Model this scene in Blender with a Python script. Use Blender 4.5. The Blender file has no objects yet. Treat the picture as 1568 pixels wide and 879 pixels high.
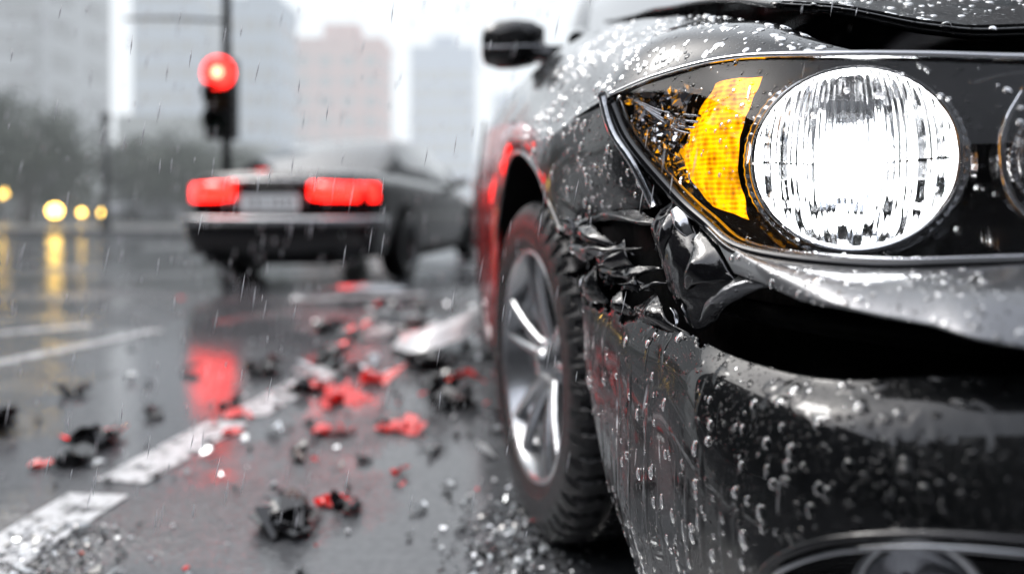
import bpy, bmesh, math, random
from mathutils import Vector, Matrix, noise
random.seed(7)
R=math.radians
sc=bpy.context.scene
col=sc.collection
REF=Vector((-0.6,-0.6,1.5))

# ------------------------------------------------------------ materials
def new_mat(name):
    m=bpy.data.materials.new(name); m.use_nodes=True
    nt=m.node_tree; nt.nodes.clear()
    out=nt.nodes.new('ShaderNodeOutputMaterial')
    return m,nt,out
def N(nt,t,**kw):
    n=nt.nodes.new(t)
    for k,v in kw.items():
        if k in n.inputs: n.inputs[k].default_value=v
        else: setattr(n,k,v)
    return n
def L(nt,a,b): nt.links.new(a,b)
def math_n(nt,op,a,b=None,clamp=False):
    n=nt.nodes.new('ShaderNodeMath'); n.operation=op; n.use_clamp=clamp
    for i,v in enumerate((a,b)):
        if v is None: continue
        if isinstance(v,(int,float)): n.inputs[i].default_value=v
        else: nt.links.new(v,n.inputs[i])
    return n.outputs[0]
def drops_height(nt,vec,scale,rmin,rmax):
    v=N(nt,'ShaderNodeTexVoronoi',Scale=scale); L(nt,vec,v.inputs['Vector'])
    sep=nt.nodes.new('ShaderNodeSeparateColor'); L(nt,v.outputs['Color'],sep.inputs[0])
    r=math_n(nt,'MULTIPLY_ADD',sep.outputs[0],rmax-rmin); r.node.inputs[2].default_value=rmin
    r=math_n(nt,'MAXIMUM',r,0.0)
    r2=math_n(nt,'MULTIPLY',r,r)
    d2=math_n(nt,'MULTIPLY',v.outputs['Distance'],v.outputs['Distance'])
    h=math_n(nt,'MAXIMUM',math_n(nt,'SUBTRACT',r2,d2),0.0)
    return math_n(nt,'SQRT',h)
def simple(name,colr,rough=0.5,metal=0.0,coat=0.0,emis=None,es=0.0,nscale=0,nbump=0.0,var=0.0,spec=0.5):
    m,nt,out=new_mat(name)
    b=N(nt,'ShaderNodeBsdfPrincipled'); L(nt,b.outputs[0],out.inputs[0])
    b.inputs['Base Color'].default_value=(*colr,1); b.inputs['Roughness'].default_value=rough
    b.inputs['Metallic'].default_value=metal; b.inputs['Coat Weight'].default_value=coat
    b.inputs['Specular IOR Level'].default_value=spec
    if emis: b.inputs['Emission Color'].default_value=(*emis,1); b.inputs['Emission Strength'].default_value=es
    if nscale:
        tc=N(nt,'ShaderNodeTexCoord'); n=N(nt,'ShaderNodeTexNoise',Scale=nscale,Detail=4.0)
        L(nt,tc.outputs['Object'],n.inputs['Vector'])
        if nbump:
            bp=N(nt,'ShaderNodeBump',Distance=nbump); bp.inputs['Strength'].default_value=1
            L(nt,n.outputs[0],bp.inputs['Height']); L(nt,bp.outputs[0],b.inputs['Normal'])
        if var:
            mx=N(nt,'ShaderNodeMix',data_type='RGBA')
            mx.inputs[6].default_value=(*[c*(1-var) for c in colr],1); mx.inputs[7].default_value=(*[min(1,c*(1+var)) for c in colr],1)
            L(nt,n.outputs[0],mx.inputs[0]); L(nt,mx.outputs[2],b.inputs['Base Color'])
    return m
def paint(name,colr,metal,rough,fine=1.0,big=1.0,red_reflection=False,streak=False,thr=(.42,.56)):
    m,nt,out=new_mat(name)
    b=N(nt,'ShaderNodeBsdfPrincipled'); L(nt,b.outputs[0],out.inputs[0])
    b.inputs['Base Color'].default_value=(*colr,1); b.inputs['Metallic'].default_value=metal
    b.inputs['Roughness'].default_value=rough; b.inputs['Coat Weight'].default_value=1.0
    b.inputs['Specular IOR Level'].default_value=.15
    b.inputs['Coat Roughness'].default_value=0.02; b.inputs['Coat IOR'].default_value=1.55
    tc=N(nt,'ShaderNodeTexCoord'); vec=tc.outputs['Object']
    nz=N(nt,'ShaderNodeTexNoise',Scale=170.0,Detail=1.0); L(nt,vec,nz.inputs['Vector'])
    vm=N(nt,'ShaderNodeVectorMath',operation='MULTIPLY_ADD'); L(nt,nz.outputs['Color'],vm.inputs[0])
    vm.inputs[1].default_value=(.005,.005,.005); L(nt,vec,vm.inputs[2]); wv=vm.outputs[0]
    h1=drops_height(nt,wv,105.0,-.25,.44); h2=drops_height(nt,wv,330.0,-.1,.44)
    pz=N(nt,'ShaderNodeTexNoise',Scale=9.0,Detail=2.0); L(nt,vec,pz.inputs['Vector'])
    mr=N(nt,'ShaderNodeMapRange'); L(nt,pz.outputs[0],mr.inputs[0]); mr.inputs[1].default_value=thr[0]; mr.inputs[2].default_value=thr[1]
    h2=math_n(nt,'MULTIPLY',h2,mr.outputs[0])
    a=math_n(nt,'MULTIPLY',h1,4.0*big); c=math_n(nt,'MULTIPLY',h2,1.4*fine)
    h=math_n(nt,'ADD',a,c)
    if streak:
        mp=N(nt,'ShaderNodeMapping'); mp.inputs['Scale'].default_value=(45,45,5); L(nt,vec,mp.inputs[0])
        sn=N(nt,'ShaderNodeTexNoise',Scale=1.0,Detail=1.0); L(nt,mp.outputs[0],sn.inputs['Vector'])
        s2=N(nt,'ShaderNodeMapRange'); L(nt,sn.outputs[0],s2.inputs[0]); s2.inputs[1].default_value=.55; s2.inputs[2].default_value=.68
        h=math_n(nt,'ADD',h,math_n(nt,'MULTIPLY',s2.outputs[0],.9))
    bp=N(nt,'ShaderNodeBump',Distance=0.0011); L(nt,h,bp.inputs['Height'])
    L(nt,bp.outputs[0],b.inputs['Normal']); L(nt,bp.outputs[0],b.inputs['Coat Normal'])
    if red_reflection:  # red reflections painted into the base colour towards the rear
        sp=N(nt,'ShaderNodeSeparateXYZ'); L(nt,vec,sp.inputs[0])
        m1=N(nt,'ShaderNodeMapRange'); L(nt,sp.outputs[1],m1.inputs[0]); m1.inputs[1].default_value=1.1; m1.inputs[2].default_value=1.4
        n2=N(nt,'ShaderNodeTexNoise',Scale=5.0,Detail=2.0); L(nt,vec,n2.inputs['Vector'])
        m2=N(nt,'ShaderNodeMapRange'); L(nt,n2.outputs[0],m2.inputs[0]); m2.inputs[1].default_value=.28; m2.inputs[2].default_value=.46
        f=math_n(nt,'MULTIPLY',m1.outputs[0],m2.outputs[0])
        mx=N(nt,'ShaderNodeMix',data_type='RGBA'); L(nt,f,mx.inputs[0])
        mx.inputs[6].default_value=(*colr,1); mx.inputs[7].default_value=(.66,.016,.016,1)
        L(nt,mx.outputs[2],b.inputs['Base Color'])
    return m
def thin_glass(name,tint=(1,1,1),gloss=1.0,rough=0.0,bump=None):
    m,nt,out=new_mat(name)
    t=N(nt,'ShaderNodeBsdfTransparent'); t.inputs[0].default_value=(*tint,1)
    g=N(nt,'ShaderNodeBsdfGlossy',Roughness=rough)
    fr=N(nt,'ShaderNodeFresnel',IOR=1.45)
    mx=N(nt,'ShaderNodeMixShader'); L(nt,math_n(nt,'MULTIPLY',fr.outputs[0],gloss,True),mx.inputs[0])
    L(nt,t.outputs[0],mx.inputs[1]); L(nt,g.outputs[0],mx.inputs[2]); L(nt,mx.outputs[0],out.inputs[0])
    if bump:
        tc=N(nt,'ShaderNodeTexCoord'); h=drops_height(nt,tc.outputs['Object'],bump,-.1,.4)
        bp=N(nt,'ShaderNodeBump',Distance=.0015); L(nt,h,bp.inputs['Height'])
        L(nt,bp.outputs[0],g.inputs['Normal']); L(nt,bp.outputs[0],fr.inputs['Normal'])
    return m

M_black=paint('wet_black_paint',(.005,.0055,.0065),.0,.2,big=1.15)
M_bump=paint('wet_bumper_paint',(.005,.0055,.006),.0,.2,fine=1.1,big=1.1,streak=True)
M_side=paint('wet_side_paint',(.006,.007,.008),.0,.22,big=.8,red_reflection=True)
M_strip=paint('sky_sheen_strip',(.22,.225,.235),.8,.32,fine=4.0,big=1.4,thr=(.15,.3))  # black plastic, its sky sheen put into a grey base colour
M_shell=simple('glossy_black_shell',(.006,.006,.007),.10,coat=1,nscale=70,nbump=.0012)
M_liner=simple('black_liner',(.003,.003,.0035),.55,spec=.15,nscale=40,nbump=.004)
M_plastic=simple('black_gloss_plastic',(.007,.007,.008),.12,coat=1)
M_chrome=simple('chrome',(.9,.9,.92),.05,1.0)
M_refl=simple('reflector_chrome',(.97,.98,1.0),.07,1.0)
M_chromer=simple('brushed_trim',(.6,.61,.63),.16,1.0,nscale=60,nbump=.001)
M_alloy=simple('alloy_wheel',(.55,.56,.58),.2,.9,coat=.6,nscale=120,nbump=.0006)
M_disc=simple('brake_disc',(.25,.25,.26),.35,1.0)
M_rubber=simple('wet_tyre_rubber',(.007,.007,.008),.20,nscale=230,nbump=.0022,spec=.7)
M_cover=thin_glass('headlight_cover_glass',(.98,.99,1),1.1,0,bump=150)
M_window=simple('tinted_window',(.02,.025,.03),.04,coat=1)
M_bulb=simple('lit_bulb',(1,1,1),.3,emis=(1,.985,.965),es=15)
M_red=simple('lit_tail_lamp',(.6,.01,.01),.2,coat=1,emis=(1,.010,.006),es=9)
M_redlamp=simple('lit_red_signal',(.6,.01,.01),.3,emis=(1,.02,.015),es=6)
M_redhot=simple('lit_red_signal_core',(.9,.2,.1),.3,emis=(1,.25,.15),es=10)
M_redpl=simple('red_plastic_shard',(.9,.010,.008),.12,coat=1)
M_yel=simple('lit_yellow_lamp',(1,.8,.3),.3,emis=(1,.62,.12),es=16)
M_dark=simple('dark_metal',(.015,.015,.017),.4)
M_white=simple('white_plastic',(.8,.81,.82),.12,coat=1)
M_plate=simple('glowing_plate',(.7,.72,.75),.4,emis=(.9,.95,1),es=.3)  # emission added to brighten the plate, without a plate lamp
M_carpaint=simple('dark_car_paint',(.003,.003,.004),.25,0,coat=1,spec=.25)
M_carsilver=simple('silver_car_paint',(.35,.36,.38),.2,.7,coat=1,nscale=300,nbump=.0005)
m,nt,out=new_mat('water_drop'); M_drop=m
b=N(nt,'ShaderNodeBsdfPrincipled'); L(nt,b.outputs[0],out.inputs[0])
b.inputs['Transmission Weight'].default_value=1; b.inputs['IOR'].default_value=1.33; b.inputs['Roughness'].default_value=0
m,nt,out=new_mat('fluted_lens_glass'); M_flute=m
b=N(nt,'ShaderNodeBsdfPrincipled'); L(nt,b.outputs[0],out.inputs[0])
b.inputs['Base Color'].default_value=(.98,.99,1,1)
b.inputs['Transmission Weight'].default_value=1; b.inputs['IOR'].default_value=1.42; b.inputs['Roughness'].default_value=0
# amber: ribbed lens, its glow and rib glints put into the emission
m,nt,out=new_mat('amber_indicator'); M_amber=m
b=N(nt,'ShaderNodeBsdfPrincipled'); L(nt,b.outputs[0],out.inputs[0])
b.inputs['Base Color'].default_value=(1,.38,.0,1); b.inputs['Roughness'].default_value=.07; b.inputs['Metallic'].default_value=.3
b.inputs['Coat Weight'].default_value=1
b.inputs['Emission Color'].default_value=(1,.42,.0,1)
tc=N(nt,'ShaderNodeTexCoord')
wa=N(nt,'ShaderNodeTexWave',Scale=55.0,Distortion=1.2,wave_type='BANDS',bands_direction='Z'); L(nt,tc.outputs['Object'],wa.inputs['Vector'])
wa.inputs['Detail'].default_value=1.0
mp=N(nt,'ShaderNodeMapping'); mp.inputs['Scale'].default_value=(1,1,.3)
vo=N(nt,'ShaderNodeTexVoronoi',Scale=150.0)
L(nt,tc.outputs['Object'],mp.inputs[0]); L(nt,mp.outputs[0],vo.inputs['Vector'])
hs_=math_n(nt,'ADD',math_n(nt,'MULTIPLY',wa.outputs['Fac'],.35),vo.outputs['Distance'])
bp=N(nt,'ShaderNodeBump',Distance=.006); L(nt,hs_,bp.inputs['Height']); L(nt,bp.outputs[0],b.inputs['Normal'])
bn=N(nt,'ShaderNodeTexNoise',Scale=26.0,Detail=1.0); L(nt,tc.outputs['Object'],bn.inputs['Vector'])
mr=N(nt,'ShaderNodeMapRange'); L(nt,math_n(nt,'MULTIPLY',hs_,bn.outputs[0]),mr.inputs[0]); mr.inputs[1].default_value=.10; mr.inputs[2].default_value=.50; mr.inputs[3].default_value=.35; mr.inputs[4].default_value=2.4
L(nt,mr.outputs[0],b.inputs['Emission Strength'])
# asphalt
m,nt,out=new_mat('wet_asphalt'); M_asph=m
b=N(nt,'ShaderNodeBsdfPrincipled'); L(nt,b.outputs[0],out.inputs[0])
tc=N(nt,'ShaderNodeTexCoord'); vec=tc.outputs['Object']
pn=N(nt,'ShaderNodeTexNoise',Scale=1.1,Detail=4.0); L(nt,vec,pn.inputs['Vector'])
wet=N(nt,'ShaderNodeMapRange'); L(nt,pn.outputs[0],wet.inputs[0]); wet.inputs[1].default_value=.34; wet.inputs[2].default_value=.50
gr=N(nt,'ShaderNodeTexVoronoi',Scale=110.0); L(nt,vec,gr.inputs['Vector'])
g2=N(nt,'ShaderNodeTexNoise',Scale=45.0,Detail=5.0); L(nt,vec,g2.inputs['Vector'])
mx=N(nt,'ShaderNodeMix',data_type='RGBA'); L(nt,g2.outputs[0],mx.inputs[0]); mx.inputs[6].default_value=(.055,.057,.062,1); mx.inputs[7].default_value=(.18,.185,.195,1)
L(nt,mx.outputs[2],b.inputs['Base Color'])
ro=N(nt,'ShaderNodeMapRange'); L(nt,wet.outputs[0],ro.inputs[0]); ro.inputs[3].default_value=.26; ro.inputs[4].default_value=.07
L(nt,ro.outputs[0],b.inputs['Roughness']); b.inputs['Specular IOR Level'].default_value=1.0
hh=math_n(nt,'MULTIPLY',math_n(nt,'ADD',gr.outputs['Distance'],g2.outputs[0]),math_n(nt,'SUBTRACT',1.08,wet.outputs[0]))
bp=N(nt,'ShaderNodeBump',Distance=.0038); L(nt,hh,bp.inputs['Height']); L(nt,bp.outputs[0],b.inputs['Normal'])
# worn white marking
m,nt,out=new_mat('worn_road_paint'); M_mark=m
b=N(nt,'ShaderNodeBsdfPrincipled'); tr=N(nt,'ShaderNodeBsdfTransparent'); ms=N(nt,'ShaderNodeMixShader')
L(nt,tr.outputs[0],ms.inputs[1]); L(nt,b.outputs[0],ms.inputs[2]); L(nt,ms.outputs[0],out.inputs[0])
b.inputs['Base Color'].default_value=(.78,.79,.8,1); b.inputs['Roughness'].default_value=.25
tc=N(nt,'ShaderNodeTexCoord'); n1=N(nt,'ShaderNodeTexNoise',Scale=22.0,Detail=6.0,Roughness=.75); L(nt,tc.outputs['Object'],n1.inputs['Vector'])
mr=N(nt,'ShaderNodeMapRange'); L(nt,n1.outputs[0],mr.inputs[0]); mr.inputs[1].default_value=.40; mr.inputs[2].default_value=.50
L(nt,mr.outputs[0],ms.inputs[0])
bp=N(nt,'ShaderNodeBump',Distance=.004); L(nt,n1.outputs[0],bp.inputs['Height']); L(nt,bp.outputs[0],b.inputs['Normal'])
M_pave=simple('wet_pavement',(.25,.25,.25),.3,nscale=6,var=.3)
M_ground=simple('ground_soil',(.09,.1,.08),.6,nscale=2,var=.4)
M_leaf=simple('foliage',(.04,.058,.034),.6,nscale=1.2,var=.6)
M_bark=simple('bark',(.05,.04,.03),.8,nscale=20,nbump=.02)
m,nt,out=new_mat('rain_water'); M_rain=m
b=N(nt,'ShaderNodeBsdfPrincipled'); tr=N(nt,'ShaderNodeBsdfTransparent'); ms=N(nt,'ShaderNodeMixShader',Fac=.6)
L(nt,tr.outputs[0],ms.inputs[1]); L(nt,b.outputs[0],ms.inputs[2]); L(nt,ms.outputs[0],out.inputs[0])
b.inputs['Base Color'].default_value=(.95,.96,1,1); b.inputs['Roughness'].default_value=.15

# ------------------------------------------------------------ mesh helpers
def empty(name):
    e=bpy.data.objects.new(name,None); col.objects.link(e); return e
def obj(name,verts,faces,mats,parent=None,smooth=True,mi=None):
    me=bpy.data.meshes.new(name); me.from_pydata([tuple(v) for v in verts],[],faces)
    if not isinstance(mats,(list,tuple)): mats=[mats]
    for mm in mats: me.materials.append(mm)
    if mi: me.polygons.foreach_set('material_index',mi)
    me.polygons.foreach_set('use_smooth',[smooth]*len(me.polygons)); me.update()
    o=bpy.data.objects.new(name,me); col.objects.link(o)
    if parent: o.parent=parent
    return o
def crom(pts,n):
    pts=[Vector(p) for p in pts]; o=[]
    P=[pts[0]*2-pts[1]]+pts+[pts[-1]*2-pts[-2]]
    for i in range(1,len(P)-2):
        a,b_,c,d=P[i-1:i+3]
        for k in range(n):
            t=k/n
            o.append(.5*((2*b_)+(c-a)*t+(2*a-5*b_+4*c-d)*t*t+(3*b_-a-3*c+d)*t**3))
    o.append(pts[-1]); return o
def nzv(p,s): return noise.noise_vector(Vector(p)*s)
def loft(name,rows,nu,nv,mat,parent,amp=0,ns=8,smooth=True,thick=0,cut=None,ref=REF,amp2=0,ns2=30):
    dr=[crom(r,nu) for r in rows]; nc=len(dr[0])
    cols=[crom([dr[j][i] for j in range(len(dr))],nv) for i in range(nc)]
    nr=len(cols[0]); V=[]
    for i in range(nc):
        for j in range(nr):
            p=cols[i][j]
            if amp: p=p+nzv(p,ns)*amp
            if amp2: p=p+nzv(p,ns2)*amp2
            V.append(p)
    F=[]
    for i in range(nc-1):
        for j in range(nr-1):
            f=(i*nr+j,(i+1)*nr+j,(i+1)*nr+j+1,i*nr+j+1)
            if cut:
                c=(V[f[0]]+V[f[2]])/2
                if cut(c): continue
            F.append(f)
    s=0
    for f in F[::7]:
        n=(V[f[1]]-V[f[0]]).cross(V[f[3]]-V[f[0]]); c=(V[f[0]]+V[f[2]])/2
        s+=1 if n.dot(ref-c)>0 else -1
    if s<0: F=[f[::-1] for f in F]
    o=obj(name,V,F,mat,parent,smooth)
    if thick:
        md=o.modifiers.new('thickness','SOLIDIFY'); md.thickness=thick; md.offset=-1
    return o
def tube(name,pts,r,mat,parent,n=6,res=8):
    pts=crom(pts,res); V=[];F=[]; m_=len(pts)
    for i,p in enumerate(pts):
        a=pts[max(0,i-1)]; c=pts[min(m_-1,i+1)]; t=(c-a).normalized()
        u=t.cross(Vector((0,0,1)))
        if u.length<.01: u=t.cross(Vector((1,0,0)))
        u.normalize(); w=u.cross(t)
        for k in range(n):
            an=2*math.pi*k/n; V.append(p+(u*math.cos(an)+w*math.sin(an))*r)
    for i in range(m_-1):
        for k in range(n):
            F.append((i*n+k,i*n+(k+1)%n,(i+1)*n+(k+1)%n,(i+1)*n+k))
    F.append(tuple(range(n))); F.append(tuple((m_-1)*n+k for k in range(n))[::-1])
    return obj(name,V,F,mat,parent)
def box_vf(x0,x1,y0,y1,z0,z1,base=0):
    v=[(x,y,z) for x in (x0,x1) for y in (y0,y1) for z in (z0,z1)]
    f=[(0,1,3,2),(4,6,7,5),(0,4,5,1),(2,3,7,6),(0,2,6,4),(1,5,7,3)]
    return v,[tuple(i+base for i in q) for q in f]
def box(name,x0,x1,y0,y1,z0,z1,mat,parent=None,bev=0):
    v,f=box_vf(x0,x1,y0,y1,z0,z1); o=obj(name,v,f,mat,parent,False)
    if bev:
        md=o.modifiers.new('bevel','BEVEL'); md.width=bev; md.segments=3
    return o
def lathe(name,prof,seg,mat,parent,mod=None):
    V=[];F=[];n=len(prof)
    for i in range(seg):
        a=2*math.pi*i/seg
        for j,(r,z) in enumerate(prof):
            if mod: r,z=mod(i,j,r,z,a)
            V.append((r*math.cos(a),r*math.sin(a),z))
    for i in range(seg):
        i2=(i+1)%seg
        for j in range(n-1): F.append((i*n+j,i2*n+j,i2*n+j+1,i*n+j+1))
    return obj(name,V,F,mat,parent)
def basis(loc,zdir,up=(0,0,1)):
    z=Vector(zdir).normalized(); x=Vector(up).cross(z).normalized(); y=z.cross(x)
    m=Matrix((x,y,z)).transposed().to_4x4(); m.translation=Vector(loc); return m

# ------------------------------------------------------------ wheel
def wheel(prefix,loc,out,parent,rad=.345,width=.235,spin=0):
    s=rad/.345; M=basis(loc,out)@Matrix.Rotation(spin,4,'Z')
    prof=[(.236,-.016),(.243,-.004),(.256,.0),(.262,.004),(.27,.003),(.285,.0045),(.30,.004),(.314,.001),(.326,-.005),(.335,-.013)]
    for k in range(44): prof.append((.345-.006*abs((k-21.5)/21.5)**4,-.020-k*(width-.04)/43))
    prof+=[(.335,-width+.013),(.326,-width+.005),(.30,-width),(.26,-width+.004),(.236,-width+.016)]
    def mod(i,j,r,z,a):
        if 9<=j<=53:
            k=j-10
            if k in (9,10,11,20,21,22,32,33,34): r-=.010
            else:
                ph=(i+ (4 if k>21 else 0) + int(abs(k-21.5)*.3))%10
                if ph in (0,1,2): r-=.008
        elif j in (7,8):
            if i%10 in (0,1,2): r-=.003; z-=.004
        return r,z
    o=lathe('tyre',prof,480,M_rubber,parent,mod); o.matrix_world=M@Matrix.Scale(s,4)
    md=o.modifiers.new('edge','EDGE_SPLIT'); md.split_angle=R(40)
    rp=[(.240,-.018),(.241,-.008),(.236,-.004),(.230,-.006),(.226,-.014),(.222,-.03),(.212,-.045),(.205,-.08),(.205,-.19),(.236,-.21)]
    o=lathe('rim_barrel',rp,96,M_alloy,parent); o.matrix_world=M@Matrix.Scale(s,4)
    o=lathe('brake_disc',[(.0,-.13),(.155,-.13),(.157,-.15),(.0,-.15)],64,M_disc,parent); o.matrix_world=M@Matrix.Scale(s,4)
    o=lathe('wheel_well_back',[(.0,-.19),(.205,-.19)],48,M_liner,parent); o.matrix_world=M@Matrix.Scale(s,4)
    o=lathe('hub',[(0,-.022),(.022,-.022),(.03,-.028),(.034,-.04),(.055,-.046),(.07,-.06),(.07,-.12)],48,M_alloy,parent); o.matrix_world=M@Matrix.Scale(s,4)
    V=[];F=[]
    for k in range(5):
        for sd in (-1,1):
            a0=2*math.pi*k/5; st=[]
            for t in (0,.25,.5,.75,1.0):
                r=.045+t*.180; half=.013-.003*t
                off=sd*(.012+.022*t+.012*t*t)
                zt=-.046+.006*math.sin(t*math.pi)+.034*t
                st.append([(r,off-half,zt-.022),(r,off-half*.75,zt-.002),(r,off,zt+.001),(r,off+half*.75,zt-.002),(r,off+half,zt-.022)])
            b0=len(V); ca,sa=math.cos(a0),math.sin(a0)
            for ring in st:
                for (x,y,z) in ring: V.append((x*ca-y*sa,x*sa+y*ca,z))
            for i in range(4):
                for j in range(4): F.append((b0+i*5+j,b0+i*5+j+1,b0+(i+1)*5+j+1,b0+(i+1)*5+j))
                F.append((b0+i*5+4,b0+i*5,b0+(i+1)*5,b0+(i+1)*5+4))
    o=obj('spokes',V,F,M_alloy,parent,True); o.matrix_world=M@Matrix.Scale(s,4)

# ============================================================ DAMAGED CAR
car=empty('damaged_black_car')
mirror_list=[]
cols=[
 [(.106,1.0,.555),(.109,.998,.50),(.115,.98,.42),(.134,.935,.30),(.176,.87,.19)],
 [(.150,.85,.556),(.135,.845,.50),(.133,.84,.42),(.140,.82,.30),(.17,.80,.19)],
 [(.193,.70,.547),(.172,.69,.505),(.165,.682,.42),(.170,.69,.30),(.20,.71,.19)],
 [(.221,.62,.537),(.198,.600,.50),(.186,.590,.42),(.195,.60,.30),(.225,.635,.19)],
 [(.255,.56,.539),(.234,.530,.505),(.220,.515,.42),(.230,.53,.30),(.26,.57,.19)],
 [(.294,.52,.545),(.278,.483,.508),(.268,.468,.42),(.277,.485,.30),(.30,.53,.19)],
 [(.376,.48,.5576),(.366,.438,.515),(.362,.42,.42),(.37,.44,.30),(.38,.49,.19)],
 [(.55,.43,.57),(.55,.395,.52),(.55,.38,.42),(.55,.39,.30),(.55,.45,.19)],
 [(.98,.40,.58),(.98,.36,.52),(.98,.345,.42),(.98,.355,.30),(.98,.42,.19)]]
rows=[[c[j] for c in cols] for j in range(5)]
FX,FZ,FEX,FEZ=.40,.351,.196,.113
def fog(c):
    if c.y>.66: return c.z>.550-.030*abs(noise.noise(c*38))
    if c.x>.62: return False
    return (abs((c.x-FX)/(FEX-.003))**2.6+abs((c.z-FZ)/(FEZ-.003))**2.6)<1
bumper=loft('bumper_cover',rows,22,22,M_bump,car,amp=.006,ns=9,thick=.004,cut=fog)
mirror_list.append(bumper)
def bsurf(x,z):
    best=None
    for v in bumper.data.vertices:
        d=(v.co.x-x)**2+(v.co.z-z)**2+ (0 if v.co.y<.8 else 1)
        if best is None or d<best[0]: best=(d,v.co.copy())
    return best[1]
fp=[]
for k in range(29):
    a=2*math.pi*k/28; ca,sa=math.cos(a),math.sin(a); q=2/2.6
    x=FX+FEX*math.copysign(abs(ca)**q,ca); z=FZ+FEZ*math.copysign(abs(sa)**q,sa)
    p=bsurf(x,z); fp.append(Vector((x,p.y-.002,z)))
mirror_list.append(tube('fog_lamp_trim',fp,.0034,M_shell,car,8,4))
mirror_list.append(tube('fog_lamp_trim',[p+Vector((.004,-.001,-.008)) for p in fp],.0026,M_chromer,car,8,4))
fi=[p+Vector((.012,.03,-.004)) for p in fp]
cen=Vector((.41,.54,.335))
V=fp+fi+[f*.5+cen*.5+Vector((0,.02,0)) for f in fi]+[cen]; n_=len(fp); F=[]
for r_ in range(2):
    for k in range(n_-1): F.append((r_*n_+k,r_*n_+k+1,(r_+1)*n_+k+1,(r_+1)*n_+k))
for k in range(n_-1): F.append((2*n_+k,2*n_+k+1,3*n_))
mirror_list.append(obj('fog_lamp_pocket',V,F,M_plastic,car))
for (px_,pz_,rr) in ((.30,.395,.040),(.40,.385,.050)):
    o=lathe('fog_lamp',[(rr*1.1,.0),(rr*1.15,.008),(rr,.01),(rr*.9,-.004),(rr*.5,-.02),(.004,-.028)],48,M_chrome,car)
    o.matrix_world=basis((px_,bsurf(px_,.46).y+.032,pz_),(-.3,-1,.1))
    o=lathe('fog_lamp_lens',[(rr*.97,.006),(rr*.6,.013),(.0,.016)],48,M_cover,car)
    o.matrix_world=basis((px_,bsurf(px_,.46).y+.032,pz_),(-.3,-1,.1))
# --- upper fascia strip
top=[(.221,.76,.672),(.242,.68,.636),(.284,.61,.628),(.345,.56,.6285),(.4155,.53,.635),(.6,.50,.64),(.98,.47,.65)]
bot=[(.224,.665,.617),(.2454,.59,.606),(.268,.535,.602),(.308,.49,.596),(.355,.447,.589),(.55,.40,.587),(.98,.37,.59)]
mid=[tuple((a+b_)/2+d for a,b_,d in zip(t,bb,(-.004,-.006,.006))) for t,bb in zip(top,bot)]
lip=[(x+.004,y+.004,z-.005) for x,y,z in bot]
lip2=[(x+.014,y+.03,z-.006) for x,y,z in bot]
strip=loft('fascia_strip',[top,mid,bot,lip,lip2],14,7,M_strip,car,amp=.004,ns=12); mirror_list.append(strip)
mirror_list.append(loft('bumper_gap_liner',[
 [(.14,1.06,.69),(.20,.93,.70),(.26,.80,.66),(.34,.68,.63),(.46,.62,.63),(.98,.56,.64)],
 [(.15,1.05,.60),(.21,.90,.60),(.27,.76,.58),(.34,.63,.57),(.46,.56,.57),(.98,.50,.57)],
 [(.16,1.02,.45),(.22,.86,.44),(.29,.72,.44),(.36,.60,.44),(.46,.54,.44),(.98,.48,.44)]],6,5,M_liner,car,amp=.012,ns=14))
mirror_list.append(tube('impact_beam',[(.21,.80,.575),(.28,.66,.57),(.36,.57,.57),(.5,.52,.57),(.98,.48,.57)],.012,M_liner,car,8))
# --- fender top
E=[(.335,.655,.836),(.245,.715,.8475),(.181,.79,.842),(.128,.867,.830),(.092,.98,.815),(.056,1.1,.80),(.022,1.4,.865),(-.025,1.8,.912),(-.10,2.4,.955),(-.17,3.4,.975),(-.21,4.3,.985),(-.13,4.95,.95)]
C=[(.345,.665,.840),(.330,.725,.872),(.312,.79,.905),(.298,.87,.9326),(.276,.97,.965),(.242,1.12,1.007),(.205,1.4,1.07),(.165,1.75,1.125),(.10,2.4,1.14),(.03,3.4,1.15),(-.01,4.3,1.15),(.06,4.85,1.08)]
Mi=[]
for i,(e,c) in enumerate(zip(E,C)):
    k=min(1,i/3)
    Mi.append(((e[0]+c[0])/2-.024*k,(e[1]+c[1])/2-.010*k,(e[2]+c[2])/2+.020*k))
Ci=[(x+.012,y+.012,z-.02) for x,y,z in C]
ftop=loft('fender_top',[E,Mi,C,Ci],14,10,M_black,car,amp=.004,ns=8,thick=0); mirror_list.append(ftop)
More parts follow.
